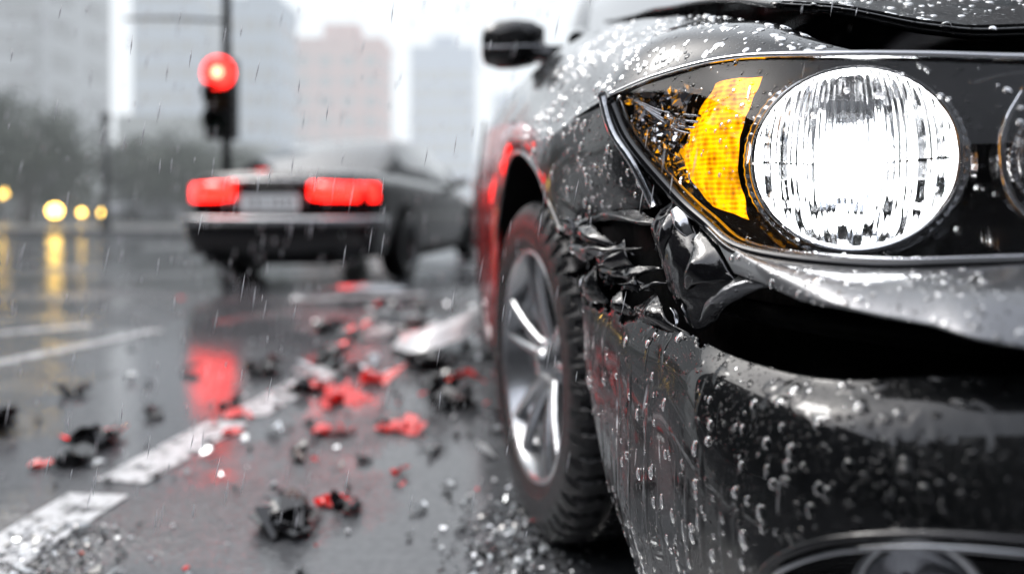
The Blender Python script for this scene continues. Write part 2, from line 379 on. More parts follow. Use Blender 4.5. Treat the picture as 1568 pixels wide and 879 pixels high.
# --- side with wheel arch
S=[
 [(.127,.872,.828),(.142,.852,.775),(.166,.822,.728),(.183,.80,.682)],
 [(.092,.98,.815),(.096,.965,.765),(.112,.945,.715),(.130,.925,.668)],
 [(.056,1.1,.80),(.055,1.09,.75),(.062,1.07,.70),(.078,1.03,.642)],
 [(.040,1.22,.83),(.030,1.22,.81),(.030,1.21,.79),(.046,1.20,.752)],
 [(.022,1.4,.865),(.008,1.4,.85),(.004,1.4,.83),(.018,1.40,.800)],
 [(.0,1.6,.89),(-.016,1.6,.86),(-.020,1.6,.83),(-.010,1.59,.782)],
 [(-.025,1.8,.912),(-.044,1.8,.84),(-.049,1.79,.74),(-.036,1.76,.64)],
 [(-.045,1.93,.925),(-.067,1.93,.8),(-.071,1.90,.55),(-.055,1.81,.30)],
 [(-.10,2.4,.955),(-.125,2.4,.8),(-.13,2.4,.55),(-.11,2.4,.28)],
 [(-.17,3.4,.975),(-.195,3.4,.8),(-.20,3.4,.55),(-.18,3.4,.28)],
 [(-.19,3.75,.98),(-.22,3.75,.86),(-.225,3.72,.75),(-.20,3.70,.45)],
 [(-.20,4.1,.985),(-.235,4.1,.9),(-.24,4.1,.84),(-.22,4.1,.79)],
 [(-.205,4.45,.98),(-.23,4.45,.86),(-.235,4.48,.75),(-.20,4.50,.5)],
 [(-.13,4.95,.95),(-.15,5.0,.8),(-.15,5.02,.55),(-.12,4.95,.30)]]
rows=[[c[j] for c in S] for j in range(4)]
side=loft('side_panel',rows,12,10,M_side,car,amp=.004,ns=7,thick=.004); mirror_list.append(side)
arch=[(.078,1.03,.642),(.06,1.10,.70),(.046,1.20,.752),(.018,1.40,.800),(-.010,1.59,.782),(-.036,1.76,.64),(-.052,1.81,.45),(-.055,1.81,.30)]
mirror_list.append(tube('arch_lip',arch,.006,M_plastic,car,8))
def inn(a,d,dz=0): return [(x+d,y,z+dz) for x,y,z in a]
mirror_list.append(loft('arch_liner',[arch,inn(arch,.10,.01),inn(arch,.34,.01)],6,4,M_liner,car))
mirror_list.append(loft('arch_back',[[(.40,1.03,.1),(.36,1.03,.65),(.35,1.4,.85),(.3,1.81,.65),(.3,1.81,.1)],[(.41,1.03,.1),(.38,1.2,.3),(.36,1.4,.3),(.32,1.6,.3),(.31,1.81,.1)]],4,4,M_liner,car))
mirror_list.append(loft('bumper_inner_liner',[[(.12,1.02,.62),(.14,1.00,.50),(.16,.96,.35),(.20,.90,.2)],[(.30,1.03,.63),(.32,1.0,.50),(.33,.96,.35),(.35,.90,.2)]],5,4,M_liner,car))
# --- hood (popped up)
H=[
 [(.329,.80,.924),(.382,.74,.898),(.452,.70,.8725),(.525,.67,.858),(.75,.62,.858),(.98,.60,.862)],
 [(.322,.81,.936),(.378,.755,.912),(.450,.715,.888),(.525,.685,.874),(.75,.635,.876),(.98,.615,.88)],
 [(.300,.95,.985),(.37,.93,.985),(.45,.92,.972),(.54,.90,.965),(.75,.88,.965),(.98,.87,.965)],
 [(.262,1.15,1.035),(.35,1.15,1.05),(.45,1.15,1.05),(.55,1.15,1.05),(.75,1.13,1.06),(.98,1.12,1.06)],
 [(.22,1.55,1.125),(.33,1.5,1.13),(.45,1.46,1.13),(.55,1.42,1.13),(.75,1.38,1.14),(.98,1.36,1.14)]]
hood=loft('hood',H,10,10,M_black,car,amp=.005,ns=7,thick=.008); mirror_list.append(hood)
mirror_list.append(loft('hood_gap_liner',[
 [(.352,.68,.842),(.42,.645,.832),(.52,.615,.822),(.75,.60,.815),(.98,.585,.815)],
 [(.345,.78,.872),(.44,.74,.852),(.53,.72,.842),(.75,.7,.835),(.98,.69,.835)],
 [(.325,.90,.93),(.43,.90,.90),(.55,.88,.89),(.75,.86,.89),(.98,.85,.89)]],5,4,M_liner,car))
# --- headlight
HT=[(.130,.862,.828),(.178,.795,.840),(.238,.72,.8434),(.303,.65,.831),(.376,.61,.8215),(.4586,.585,.813),(.64,.56,.805)]
HB=[(.131,.858,.820),(.150,.83,.765),(.190,.775,.700),(.2385,.67,.6365),(.31,.595,.628),(.40,.548,.633),(.60,.505,.645)]
HM=[tuple((a+b_)/2+d*min(1,i/2.5) for a,b_,d in zip(t,bb,(-.013,-.026,0))) for i,(t,bb) in enumerate(zip(HT,HB))]
cover=loft('headlight_cover',[HT,HM,HB],12,12,M_cover,car); mirror_list.append(cover)
mirror_list.append(tube('headlight_rim_top',[(x,y-.002,z+.002) for x,y,z in HT],.0032,M_chrome,car,8))
HBo=HB[:3]+[(.215,.725,.664)]+HB[3:]
mirror_list.append(tube('headlight_rim_bottom',HBo,.008,M_plastic,car,8))
mirror_list.append(tube('headlight_rim_chrome',[(x+.008,y-.006,z+.007) for x,y,z in HBo],.0018,M_chrome,car,8))
mirror_list.append(tube('headlight_rim_ledge',[(x-.004,y-.010,z-.004) for x,y,z in HBo[3:]],.0035,M_shell,car,8))
mirror_list.append(tube('headlight_edge_trim',[(.119,.866,.832),(.130,.846,.780),(.152,.816,.735),(.174,.797,.682)],.0062,M_chromer,car,8))
hb=lambda P,dx,dy,dz:[(x+dx,y+dy,z+dz) for x,y,z in P]
mirror_list.append(loft('headlight_housing',[HT,hb(HT,.03,.09,-.005),[((a[0]+b_[0])/2+.04,(a[1]+b_[1])/2+.15,(a[2]+b_[2])/2) for a,b_ in zip(HT,HB)],hb(HB,.03,.10,.005),HB],6,5,M_plastic,car))
def h01(a,b_): 
    v=math.sin(a*127.1+b_*311.7)*43758.5453; return v-math.floor(v)
def lamp(loc,nrm,rad,parent,main):
    M=basis(loc,nrm)
    V=[];F=[];NR=64;NA=420
    for i in range(NR+1):
        r=rad*(.12+.88*i/NR)
        for k in range(NA):
            a=2*math.pi*k/NA; x=r*math.cos(a); y=r*math.sin(a)
            z=-.050*(1-(r/rad)**2)*(rad/.09)
            xx=x/math.sqrt(max(.05,1-(y/rad)**2*.4))
            z+=.0013*abs(math.sin(xx*math.pi/.014))+.0009*math.sin(y*2*math.pi/.036+3*h01(math.floor(xx/.014),1))*(1.3 if y<0 else .2)
            V.append((x,y,z))
    for i in range(NR):
        for k in range(NA): F.append((i*NA+k,i*NA+(k+1)%NA,(i+1)*NA+(k+1)%NA,(i+1)*NA+k))
    o=obj('lamp_reflector',V,F,M_refl,parent,True); o.matrix_world=M
    V=[];F=[]
    def fl(x,y): 
        c=math.sqrt(max(.05,1-(y/rad)**2*.45)); return .0009*abs(math.sin(x/c*math.pi/.0088))
    for i in range(NR+1):
        r=rad*i/NR*.985
        for k in range(NA):
            a=2*math.pi*k/NA; x=r*math.cos(a); y=r*math.sin(a)
            V.append((x,y,.004+.026*(1-(r/rad)**2)*(rad/.09)+fl(x,y)))
    for i in range(NR):
        for k in range(NA): F.append((i*NA+k,i*NA+(k+1)%NA,(i+1)*NA+(k+1)%NA,(i+1)*NA+k))
    nb=len(V)
    V+=[(x,y,.0005+.026*(1-(math.hypot(x,y)/rad)**2)*(rad/.09)) for x,y,z in V]
    F+=[tuple(q+nb for q in f[::-1]) for f in F]
    o=obj('lamp_fluted_lens',V,F,M_flute,parent); o.matrix_world=M
    o=lathe('lamp_bezel',[(rad*.985,-.004),(rad*.99,.006),(rad*1.03,.009),(rad*1.06,.002),(rad*1.07,-.006),(rad*1.10,-.004),(rad*1.13,-.008),(rad*1.16,-.02),(rad*1.20,-.03),(rad*1.24,-.04)],160,M_chrome if main else M_chromer,parent,
        mod=lambda i,j,r,z,a:(r,z+(.0020*math.sin(a*60) if j>4 else 0))); o.matrix_world=M
    o=lathe('lamp_bulb',[(0,.0),(.006,-.001),(.011,-.006),(.013,-.015),(.013,-.04),(.010,-.058)],32,M_bulb if main else M_chrome,parent); o.matrix_world=M@Matrix.Translation((0,0,-.008))@(Matrix.Diagonal((1.7,1.7,.85,1)) if main else Matrix.Scale(.6,4))
lamp((.345,.667,.731),(-.45,-.9,.05),.092,car,True)
lamp((.545,.61,.728),(-.3,-.95,.02),.058,car,False)
mirror_list.append(loft('amber_indicator',[
 [(.2426,.78,.828),(.216,.79,.775),(.211,.79,.727),(.230,.77,.690)],
 [(.258,.758,.831),(.226,.757,.776),(.219,.755,.725),(.234,.742,.680)],
 [(.286,.745,.830),(.262,.738,.7755),(.254,.733,.724),(.262,.72,.668)]],14,8,M_amber,car,amp2=.002,ns2=60))
mirror_list.append(loft('faceted_side_reflector',[
 [(.150,.862,.822),(.160,.855,.795),(.172,.845,.765),(.185,.83,.735)],
 [(.190,.830,.832),(.190,.825,.795),(.196,.82,.758),(.205,.805,.715)],
 [(.236,.79,.832),(.212,.80,.790),(.208,.80,.750),(.222,.785,.705)]],5,5,M_chrome,car,amp=.018,ns=60,smooth=False))
for k in range(4):
    t=k/4; mirror_list.append(tube('reflector_rib',[(.150+.02*t,.850-.02*t,.826-.02*t),(.19+.015*t,.812-.01*t,.80-.03*t),(.226,.778,.79-.03*t)],.0018,M_chrome,car,6))
V=[];F=[]
for k in range(70):
    t=random.random(); c=Vector((.155+.06*t,.838-.055*t,.80-.05*t+random.uniform(-.045,.03)*(.4+t)))
    a=Vector((random.uniform(-1,1),random.uniform(-1,1),random.uniform(-1,1))).normalized()*random.uniform(.004,.016)
    b_=Vector((random.uniform(-1,1),random.uniform(-.5,.5),random.uniform(-1,1))).normalized()*random.uniform(.002,.006)
    n0=len(V); V+=[c-a,c+b_,c+a,c-b_]; F.append((n0,n0+1,n0+2,n0+3))
obj('broken_reflector_bits',V,F,M_chrome,car,False)
mirror_list.append(tube('inner_light_ring',[(.470,.60,.79),(.455,.602,.76),(.450,.60,.728),(.455,.595,.69),(.475,.585,.66)],.0035,M_chrome,car,8))
mirror_list.append(tube('inner_light_ring',[(.435,.62,.80),(.47,.612,.808),(.52,.60,.806),(.6,.585,.80)],.003,M_chromer,car,8))
# centre grille
V=[];F=[]
for k in range(7):
    z=.665+k*.022; v,f=box_vf(.62,1.34,.515+.004*k,.535+.004*k,z,z+.008,len(V)); V+=v;F+=f
obj('grille_bars',V,F,M_chromer,car,False)
box('grille_back',.60,1.36,.58,.59,.64,.83,M_liner,car)
# --- torn shells between lamp, fender and bumper
def spike(name,a,b_,tip,mat,bow=.010,amp=.006,ns=28,thick=.0025):
    a,b_,tip=Vector(a),Vector(b_),Vector(tip)
    m_=(a+b_)/2; nrm=(b_-a).cross(tip-a)
    if nrm.length<1e-6: return
    nrm.normalize()
    if nrm.dot(REF-m_)<0: nrm=-nrm
    rows=[]
    for s_ in (0,.5,1):
        p=a.lerp(b_,s_)+nrm*(bow*(1 if s_==.5 else 0)); q=tip
        mid_=p.lerp(q,.5)+nrm*bow*(.9 if s_!=.5 else 1.4)
        rows.append([p,mid_,q+(p-q)*.04])
    return loft(name,rows,7,6,mat,car,amp=amp,ns=ns,amp2=.0015,ns2=110,thick=thick)
loft('torn_bumper_corner',[
 [(.181,.80,.680),(.205,.770,.698),(.223,.755,.668)],
 [(.172,.79,.645),(.198,.735,.640),(.232,.69,.622)],
 [(.182,.765,.60),(.197,.720,.59),(.233,.672,.598)],
 [(.193,.73,.550),(.198,.72,.542),(.212,.70,.555)]],11,9,M_shell,car,amp=.012,ns=15,amp2=.0012,ns2=80,thick=.003)
SP=[((.078,1.03,.645),(.115,.955,.668),(.150,.86,.618),M_black),
 ((.105,.97,.668),(.165,.85,.680),(.198,.77,.652),M_black),
 ((.09,1.0,.632),(.10,.98,.600),(.168,.83,.630),M_shell),
 ((.106,.99,.548),(.135,.90,.55),(.118,.93,.605),M_bump),
 ((.135,.89,.548),(.165,.81,.545),(.143,.85,.577),M_bump),
 ((.155,.83,.546),(.195,.71,.540),(.170,.78,.580),M_bump),
 ((.220,.745,.668),(.234,.68,.605),(.188,.725,.590),M_shell),
 ((.181,.80,.682),(.215,.76,.668),(.178,.77,.605),M_shell),
 ((.12,.94,.610),(.14,.92,.575),(.190,.80,.605),M_shell),
 ((.232,.672,.612),(.252,.63,.604),(.200,.705,.556),M_strip),
 ((.130,.93,.612),(.152,.91,.606),(.148,.90,.578),M_chromer),
 ((.165,.85,.60),(.18,.82,.575),(.150,.88,.568),M_shell),
 ((.150,.87,.640),(.165,.85,.600),(.120,.93,.600),M_shell),
 ((.19,.79,.675),(.205,.76,.69),(.222,.735,.63),M_chromer),
 ((.10,.99,.66),(.13,.93,.672),(.095,.99,.615),M_shell)]
for a,b_,t_,mm in SP: spike('torn_shell',a,b_,t_,mm)
for i in range(16):
    u=random.random(); base=Vector((.10,.98,.60)).lerp(Vector((.19,.77,.60)),u)
    a=base+Vector((random.uniform(-.012,.012),random.uniform(-.03,.03),random.uniform(-.045,.055)))
    d=Vector((random.uniform(-1,1),random.uniform(-1,.3),random.uniform(-1,1))).normalized()
    e_=d.orthogonal().normalized()*random.uniform(.004,.012)
    spike('torn_fragment',a-e_,a+e_,a+d*random.uniform(.018,.045),random.choice((M_shell,M_shell,M_plastic,M_shell,M_chromer)),.003,.002,40,.0015)
# --- greenhouse
WB=[(.18,1.72,1.128),(.30,1.56,1.135),(.55,1.44,1.14),(.98,1.38,1.145)]
WT=[(.335,2.65,1.54),(.45,2.58,1.57),(.65,2.52,1.585),(.98,2.50,1.59)]
WM=[tuple((a+b_)/2+d for a,b_,d in zip(t,bb,(0,-.03,.03))) for t,bb in zip(WT,WB)]
mirror_list.append(loft('windshield',[WB,WM,WT],8,8,M_window,car))
mirror_list.append(tube('a_pillar',[(.172,1.72,1.12),(.245,2.15,1.35),(.325,2.65,1.545),(.30,3.5,1.57),(.25,4.3,1.47),(.08,4.85,1.10)],.026,M_black,car,10))
mirror_list.append(loft('side_glass',[[(.165,1.78,1.125),(.10,2.4,1.14),(.03,3.4,1.15),(-.01,4.3,1.15),(.05,4.75,1.12)],[(.23,2.15,1.33),(.30,2.65,1.53),(.27,3.5,1.55),(.22,4.3,1.45),(.09,4.8,1.14)]],8,4,M_window,car))
mirror_list.append(loft('roof',[[(.325,2.65,1.55),(.65,2.52,1.59),(.98,2.5,1.60)],[(.30,3.5,1.58),(.65,3.5,1.63),(.98,3.5,1.64)],[(.25,4.3,1.48),(.55,4.35,1.54),(.98,4.4,1.55)]],6,6,M_black,car,ref=Vector((.9,3,9))))
mirror_list.append(loft('tailgate',[[(.25,4.3,1.47),(.55,4.4,1.52),(.98,4.45,1.54)],[(.06,4.86,1.09),(.45,5.05,1.10),(.86,5.1,1.10)],[(-.13,4.96,.94),(.3,5.15,.9),(.82,5.2,.9)],[(-.12,4.96,.3),(.3,5.15,.3),(.82,5.2,.3)]],6,6,M_black,car,ref=Vector((.9,9,1))))
box('underbody',.22,1.62,1.95,4.9,.18,.30,M_liner,car)
tube('door_gap',[(-.085,2.02,.95),(-.100,2.02,.8),(-.105,2.02,.55),(-.09,2.02,.32)],.004,M_liner,car)
# --- mirror
V=[];F=[]
st=[(-.090,.034,.020),(-.082,.054,.036),(-.04,.070,.052),(.01,.072,.058),(.06,.064,.055),(.095,.045,.040)]
K=24
for (x,hz,hy) in st:
    for k in range(K):
        a=2*math.pi*k/K; c_,s_=math.cos(a),math.sin(a); q=.75
        V.append((x,1.95+hy*math.copysign(abs(c_)**q,c_)*(1.1 if c_<0 else .6),1.168+hz*math.copysign(abs(s_)**q,s_)+(x*.05)))
for i in range(len(st)-1):
    for k in range(K): F.append((i*K+k,i*K+(k+1)%K,(i+1)*K+(k+1)%K,(i+1)*K+k))
F.append(tuple(range(K))[::-1]); F.append(tuple((len(st)-1)*K+k for k in range(K)))
o=obj('mirror_shell',V,F,M_black,car); mirror_list.append(o)
mirror_list.append(tube('mirror_trim',[(-.085,1.893,1.150),(-.03,1.884,1.145),(.03,1.884,1.148),(.09,1.90,1.153)],.004,M_chromer,car))
mirror_list.append(loft('mirror_stalk',[[(.06,1.90,1.165),(.11,1.92,1.16),(.175,1.95,1.165)],[(.06,1.89,1.125),(.11,1.90,1.11),(.17,1.93,1.10)],[(.06,1.97,1.12),(.11,1.97,1.11),(.17,1.99,1.10)]],5,5,M_plastic,car))
# --- wheels
wheel('fl',(.030,1.395,.350),(-.972,-.235,0),car,rad=.350,spin=.35)
wheel('rl',(-.20,4.10,.345),(-1,-.06,0),car,spin=.1)
wheel('fr',(1.86,1.48,.345),(.974,.226,0),car,spin=.2)
wheel('rr',(1.60,4.22,.345),(1,.06,0),car,spin=.5)
ax=Vector((-.06,1,0)).normalized(); nn=Vector((ax.y,-ax.x,0)); p0=Vector((.98,.40,0))
def refl(p): return p-nn*(2*(p-p0).dot(nn))
for o in mirror_list:
    me=o.data.copy()
    for v in me.vertices: v.co=refl(v.co)
    me.flip_normals()
    o2=bpy.data.objects.new(o.name.split('.')[0]+'_far',me); col.objects.link(o2); o2.parent=car
    for md in o.modifiers:
        m2=o2.modifiers.new(md.name,md.type); m2.thickness=md.thickness; m2.offset=md.offset

# --- water drops on the near panels (real geometry)
def ico():
    bm=bmesh.new(); bmesh.ops.create_icosphere(bm,subdivisions=3,radius=1)
    vs=[v.co.copy() for v in bm.verts]; fs=[tuple(v.index for v in f.verts) for f in bm.faces]; bm.free(); return vs,fs
IV,IF=ico()
DV=[];DF=[]
def scatter(o,n,rmin,rmax,run=0.0,ymax=1.3,flat=.36,pw=1.8):
    me=o.data; polys=[p for p in me.polygons if p.center.y<ymax and p.center.x<.75]
    w=[p.area/(.25+(p.center.y)**2) for p in polys]
    for p in random.choices(polys,w,k=n):
        vs=[me.vertices[i].co for i in p.vertices]
        a,b_=random.random(),random.random()
        c=vs[0].lerp(vs[1],a).lerp(vs[3].lerp(vs[2],a),b_)
        if noise.noise(c*14)<-.2: continue
        nr=p.normal; dn=Vector((0,0,-1))-nr*nr.dot(Vector((0,0,-1)))
        if dn.length<.05: dn=nr.orthogonal()
        dn.normalize()
        r=rmin+(rmax-rmin)*random.random()**pw
        el=1+random.random()*.5
        if random.random()<run: el=random.uniform(3,7); r=min(r,.0028)
        b0=len(DV)
        tw=random.uniform(-.1,.1); d2=(dn+nr.cross(dn)*tw).normalized(); s2=nr.cross(d2)
        for v in IV:
            rr=r*(1+.22*noise.noise(c*300+v*.7))
            DV.append(c+s2*v.x*rr+d2*v.y*rr*el+nr*v.z*r*flat)
        DF.extend([tuple(i+b0 for i in f) for f in IF])
scatter(bumper,800,.0014,.0062,run=.025,pw=2.2)
scatter(ftop,520,.0014,.0060,pw=2.2)
scatter(side,220,.0014,.0056,run=.0,pw=2.2)
scatter(hood,280,.0014,.0055,pw=2.2)
scatter(strip,320,.0011,.0038)
scatter(cover,240,.0008,.0034,run=.04)
obj('water_drops',DV,DF,M_drop,car,True)

# ============================================================ SEDAN AHEAD
def sedan(name,loc,heading,paintm,rear_lit=True,front_lit=False):
    e=empty(name)
    st=[(0.0,.70,.93,.42),(.05,.82,.985,.30),(.25,.895,1.01,.24),(.8,.91,1.02,.22),(2.0,.915,1.0,.20),(3.3,.91,.97,.20),(3.9,.90,.90,.21),(4.35,.85,.83,.22),(4.58,.74,.76,.26),(4.66,.60,.66,.34)]
    V=[];F=[];mi=[]
    def sec(w,d,b_):
        h=[(w*.0,b_),(w*.85,b_),(w*.96,b_+.06),(w,b_+(d-b_)*.40),(w*.985,b_+(d-b_)*.62),(w*.995,b_+(d-b_)*.74),(w*.95,d-.06),(w*.86,d-.01),(w*.5,d+.012),(0,d+.018)]
        return h+[(-x,z) for x,z in h[-2:0:-1]]
    n=0
    dense=[]
    for i in range(len(st)-1):
        for k in range(4):
            t=k/4; dense.append(tuple(a+(b2-a)*t for a,b2 in zip(st[i],st[i+1])))
    dense.append(st[-1])
    for (y,w,d,b_) in dense:
        s_=sec(w,d,b_); n=len(s_)
        for x,z in s_: V.append((x,y,z))
    for i in range(len(dense)-1):
        for k in range(n): F.append((i*n+k,(i+1)*n+k,(i+1)*n+(k+1)%n,i*n+(k+1)%n))
    F.append(tuple(range(n))); F.append(tuple((len(dense)-1)*n+k for k in range(n))[::-1])
    o=obj('body',V,F,paintm,e,True); md=o.modifiers.new('edge','EDGE_SPLIT'); md.split_angle=R(50)
    gs=[(.55,.99,.78,.70),(.90,1.19,.80,.66),(1.25,1.36,.82,.62),(1.7,1.45,.83,.60),(2.2,1.47,.83,.60),(2.6,1.42,.83,.60),(3.0,1.25,.82,.64),(3.45,.985,.80,.70)]
    V=[];F=[];mi=[]
    for (y,z,wb,wt) in gs:
        zb=.985; t=(z-zb)/.48
        wt=wb+(wt-wb)*max(0,t)
        V+= [(-wb,y,zb-.02),(-(wb*.25+wt*.75),y,zb+(z-zb)*.8),(-wt*.9,y,z-.01*t),(0,y,z+.02*t),(wt*.9,y,z-.01*t),((wb*.25+wt*.75),y,zb+(z-zb)*.8),(wb,y,zb-.02)]
    for i in range(len(gs)-1):
        for k in range(6):
            F.append((i*7+k,i*7+k+1,(i+1)*7+k+1,(i+1)*7+k))
            g=0
            if k in (0,5) and 1<=i<=5 : g=1
            if k in (2,3) and (i<=1 or i>=5): g=1
            mi.append(g)
    o=obj('greenhouse',V,F,[paintm,M_window],e,True,mi); md=o.modifiers.new('edge','EDGE_SPLIT'); md.split_angle=R(40)
    if rear_lit:
        for sx in (-1,1):
            V=[];F=[]
            pr=[(.35,.0),(.50,-.03),(.68,-.005),(.80,.06),(.885,.2)]
            for x,y in pr:
                zt=.905 if x<.6 else .895; zb=.745 if x>.4 else .765
                V+=[(sx*x,y-.035+.03*(x>.75),zb),(sx*x,y-.045+.03*(x>.75),(zb+zt)/2),(sx*x,y-.03+.03*(x>.75),zt)]
            for i in range(4):
                for k in range(2): F.append((i*3+k,(i+1)*3+k,(i+1)*3+k+1,i*3+k+1))
            o=obj('tail_lamp',V,F,M_red,e); md=o.modifiers.new('t','SOLIDIFY'); md.thickness=.03
        box('number_plate',-.27,.27,-.075,-.06,.66,.80,M_plate,e,.004)
        V=[];F=[]
        for k in range(7):
            x=-.21+.065*k+(.02 if k>2 else 0)
            for (a0,a1,b0_,b1) in [(0,.012,0,.08),(.028,.04,0,.08),(.012,.028,.034 if k%2 else .068,.046 if k%2 else .08)]:
                v,f=box_vf(x+a0,x+a1,-.0775,-.0755,.69+b0_,.69+b1,len(V)); V+=v;F+=f
        obj('plate_characters',V,F,M_dark,e,False)
        box('plate_recess',-.30,.30,-.058,-.01,.64,.88,M_plastic,e,.01)
        tube('trunk_trim',[(-.42,-.035,.925),(0,-.075,.93),(.42,-.035,.925)],.012,M_chromer,e)
        bp_=[(-.90,.32),(-.88,.06),(-.72,-.07),(-.35,-.12),(0,-.13),(.35,-.12),(.72,-.07),(.88,.06),(.90,.32)]
        rows=[[(x,y+.05,.62) for x,y in bp_],[(x*1.005,y-.01,.60) for x,y in bp_],[(x*1.01,y-.02,.54) for x,y in bp_],[(x,y-.01,.42) for x,y in bp_],[(x*.97,y+.05,.27) for x,y in bp_]]
        loft('rear_bumper',rows,4,3,paintm,e,ref=Vector((0,-9,2)))
        tube('bumper_trim',[(x*1.02,y-.03,.575) for x,y in bp_],.040,M_carsilver,e)
        box('bumper_diffuser',-.6,.6,-.11,.2,.2,.30,M_liner,e,.02)
    for sx in (-1,1):
        box('sill',sx*.86-.05,sx*.86+.05,1.2,3.4,.17,.27,M_liner,e,.02)
        tube('door_mirror',[(sx*.84,3.0,.98),(sx*.94,3.0,1.02),(sx*1.02,3.0,1.03)],.055,paintm,e,10)
        for yy in (.95,3.75):
            o=lathe('wheel_arch',[(.0,.0),(.37,.0),(.385,-.02),(.385,-.1)],48,M_liner,e); o.matrix_world=basis((sx*.922,yy,.36),(sx,0,0))
    if front_lit:
        for sx in (-1,1):
            o=lathe('head_lamp',[(0,.02),(.08,.015),(.11,0),(.12,-.05)],32,M_yel,e); o.matrix_world=basis((sx*.56,4.70,.52),(0,1,0))
        box('grille',-.35,.35,4.60,4.70,.38,.58,M_plastic,e,.02)
    for sx in (-1,1):
        for yy in (.95,3.75): wheel('w',(sx*.935,yy,.325),(sx,0,0),e,rad=.325,spin=random.random())
    e.location=loc; e.rotation_euler=(0,0,heading)
    return e
sedan('black_sedan',(-2.08,5.70,0),-R(9.5),M_carpaint)
sedan('distant_car',(-13.6,28.2,0),R(180-22),M_carsilver,rear_lit=False,front_lit=True)

# ============================================================ TRAFFIC LIGHT
tl=empty('traffic_light')
TX,TY=-3.46,7.8
def cyl(name,x,y,z0,z1,r,mat,parent,r2=None):
    n=24; r2=r2 or r
    V=[(x+r*math.cos(2*math.pi*k/n),y+r*math.sin(2*math.pi*k/n),z0) for k in range(n)]+[(x+r2*math.cos(2*math.pi*k/n),y+r2*math.sin(2*math.pi*k/n),z1) for k in range(n)]
    F=[(k,(k+1)%n,n+(k+1)%n,n+k) for k in range(n)]+[tuple(range(n))[::-1],tuple(range(n,2*n))]
    return obj(name,V,F,mat,parent)
cyl('pole',TX,TY+.12,0,6.5,.055,M_dark,tl,.045)
cyl('pole_base',TX,TY+.12,0,.35,.11,M_dark,tl,.09)
box('signal_housing',TX-.17,TX+.17,TY-.10,TY+.10,1.50,2.46,M_dark,tl,.03)
for i,z in enumerate((2.28,1.97,1.67)):
    mt=[M_redlamp,simple('unlit_amber_lens',(.06,.03,.008),.3),simple('unlit_green_lens',(.01,.02,.015),.3)][i]
    o=lathe('signal_lens',[(0,.03),(.06,.025),(.105,.012),(.135,0)] if i else [(.055,.03),(.085,.025),(.12,.012),(.19,0)],40,mt,tl); o.matrix_world=basis((TX,TY-.105,z),(0,-1,0))
    if i==0:
        o=lathe('signal_core',[(0,.036),(.03,.034),(.055,.03)],32,M_redhot,tl); o.matrix_world=basis((TX,TY-.105,z),(0,-1,0))
    else:
        V=[];F=[]
        for k in range(25):
            a=R(-20)+k*R(220)/24
            V+=[(TX+.15*math.cos(a),TY-.10,z+.15*math.sin(a)),(TX+.155*math.cos(a),TY-.10-(.05+.17*max(0,math.sin(a))),z+.155*math.sin(a))]
        for k in range(24): F.append((k*2,k*2+1,k*2+3,k*2+2))
        o=obj('visor',V,F,M_dark,tl); md=o.modifiers.new('t','SOLIDIFY'); md.thickness=.006
tube('cable_arm',[(TX,TY+.12,2.95),(-4.2,TY+.1,2.98),(-4.75,TY+.2,3.0)],.02,M_dark,tl)
lp=empty('street_lamp')
cyl('pole',-11.2,18,0,3.1,.09,M_dark,lp,.06); cyl('pole_base',-11.2,18,0,.5,.14,M_dark,lp,.12)
lathe('lantern',[(0,3.35),(.12,3.3),(.14,3.12),(.07,3.05)],20,M_dark,lp).location=(-11.2,18,0)
for nm,(x,y,z) in {'a':(-14.0,20,.64),'b':(-20.3,26,1.33)}.items():
    b_=empty('bollard_light'); cyl('post',x,y,0,z-.2,.10,M_dark,b_)
    lathe('lit_head',[(0,z+.16),(.10,z+.13),(.17,z+.05),(.18,z-.05),(.13,z-.15),(.08,z-.2)],24,M_yel,b_).location=(x,y,0)
    cyl('cap',x,y,z+.17,z+.21,.12,M_dark,b_,.05)

# ============================================================ ROAD, PAVEMENT
def sheet(name,quads,z,mat,parent=None):
    V=[];F=[]
    for q in quads:
        b0=len(V); V+=[(x,y,z) for x,y in q]; F.append(tuple(range(b0,b0+len(q))))
    return obj(name,V,F,mat,parent,False)
sheet('ground',[[(-500,-500),(500,-500),(500,500),(-500,500)]],-.02,M_ground)
sheet('road',[[(-15.8,-24),(11.8,-24),(11.8,17),(-15.8,17)],[(-8,17),(9,17),(9,260),(-8,260)]],0,M_asph)
mk=[]
def quad(cx,cy,dx,dy,w):
    d=Vector((dx,dy)); n=Vector((-dy,dx)).normalized()*w/2
    a=Vector((cx,cy)); b_=a+d
    mk.append([tuple(a-n),tuple(b_-n),tuple(b_+n),tuple(a+n)])
quad(-1.04,.75,.06,.80,.15); quad(-.975,1.62,.075,.46,.14); quad(-.875,2.14,.11,.66,.14); quad(-.75,3.4,.1,.8,.14)
quad(-2.40,2.45,.42,1.2,.11); quad(-2.9,3.45,.45,.35,.12)
quad(-1.6,4.85,.9,.35,.16); quad(-1.2,7.9,1.2,.3,.3); quad(-6.5,11.5,3.2,.9,.35); quad(-9,5.6,3.5,.6,.25)
for k in range(8): quad(.2,20+k*8,0,4,.15)
sheet('road_marking',mk,.004,M_mark)
for nm,(x0,x1,y0,y1) in {'l':(-80,-8.2,17.2,260),'r':(9.2,80,17.2,260)}.items():
    p=empty('pavement'); box('slab',x0,x1,y0,y1,-.01,.12,M_pave,p)
    kx=(x1,x1+.18) if nm=='l' else (x0-.18,x0)
    box('kerb',min(x0,kx[0]),max(x1,kx[1]),y0-.18,y0-.002,-.01,.135,M_pave,p,.01)
    box('side_kerb',kx[0]+.001,kx[1],y0,y1,-.01,.135,M_pave,p,.01)

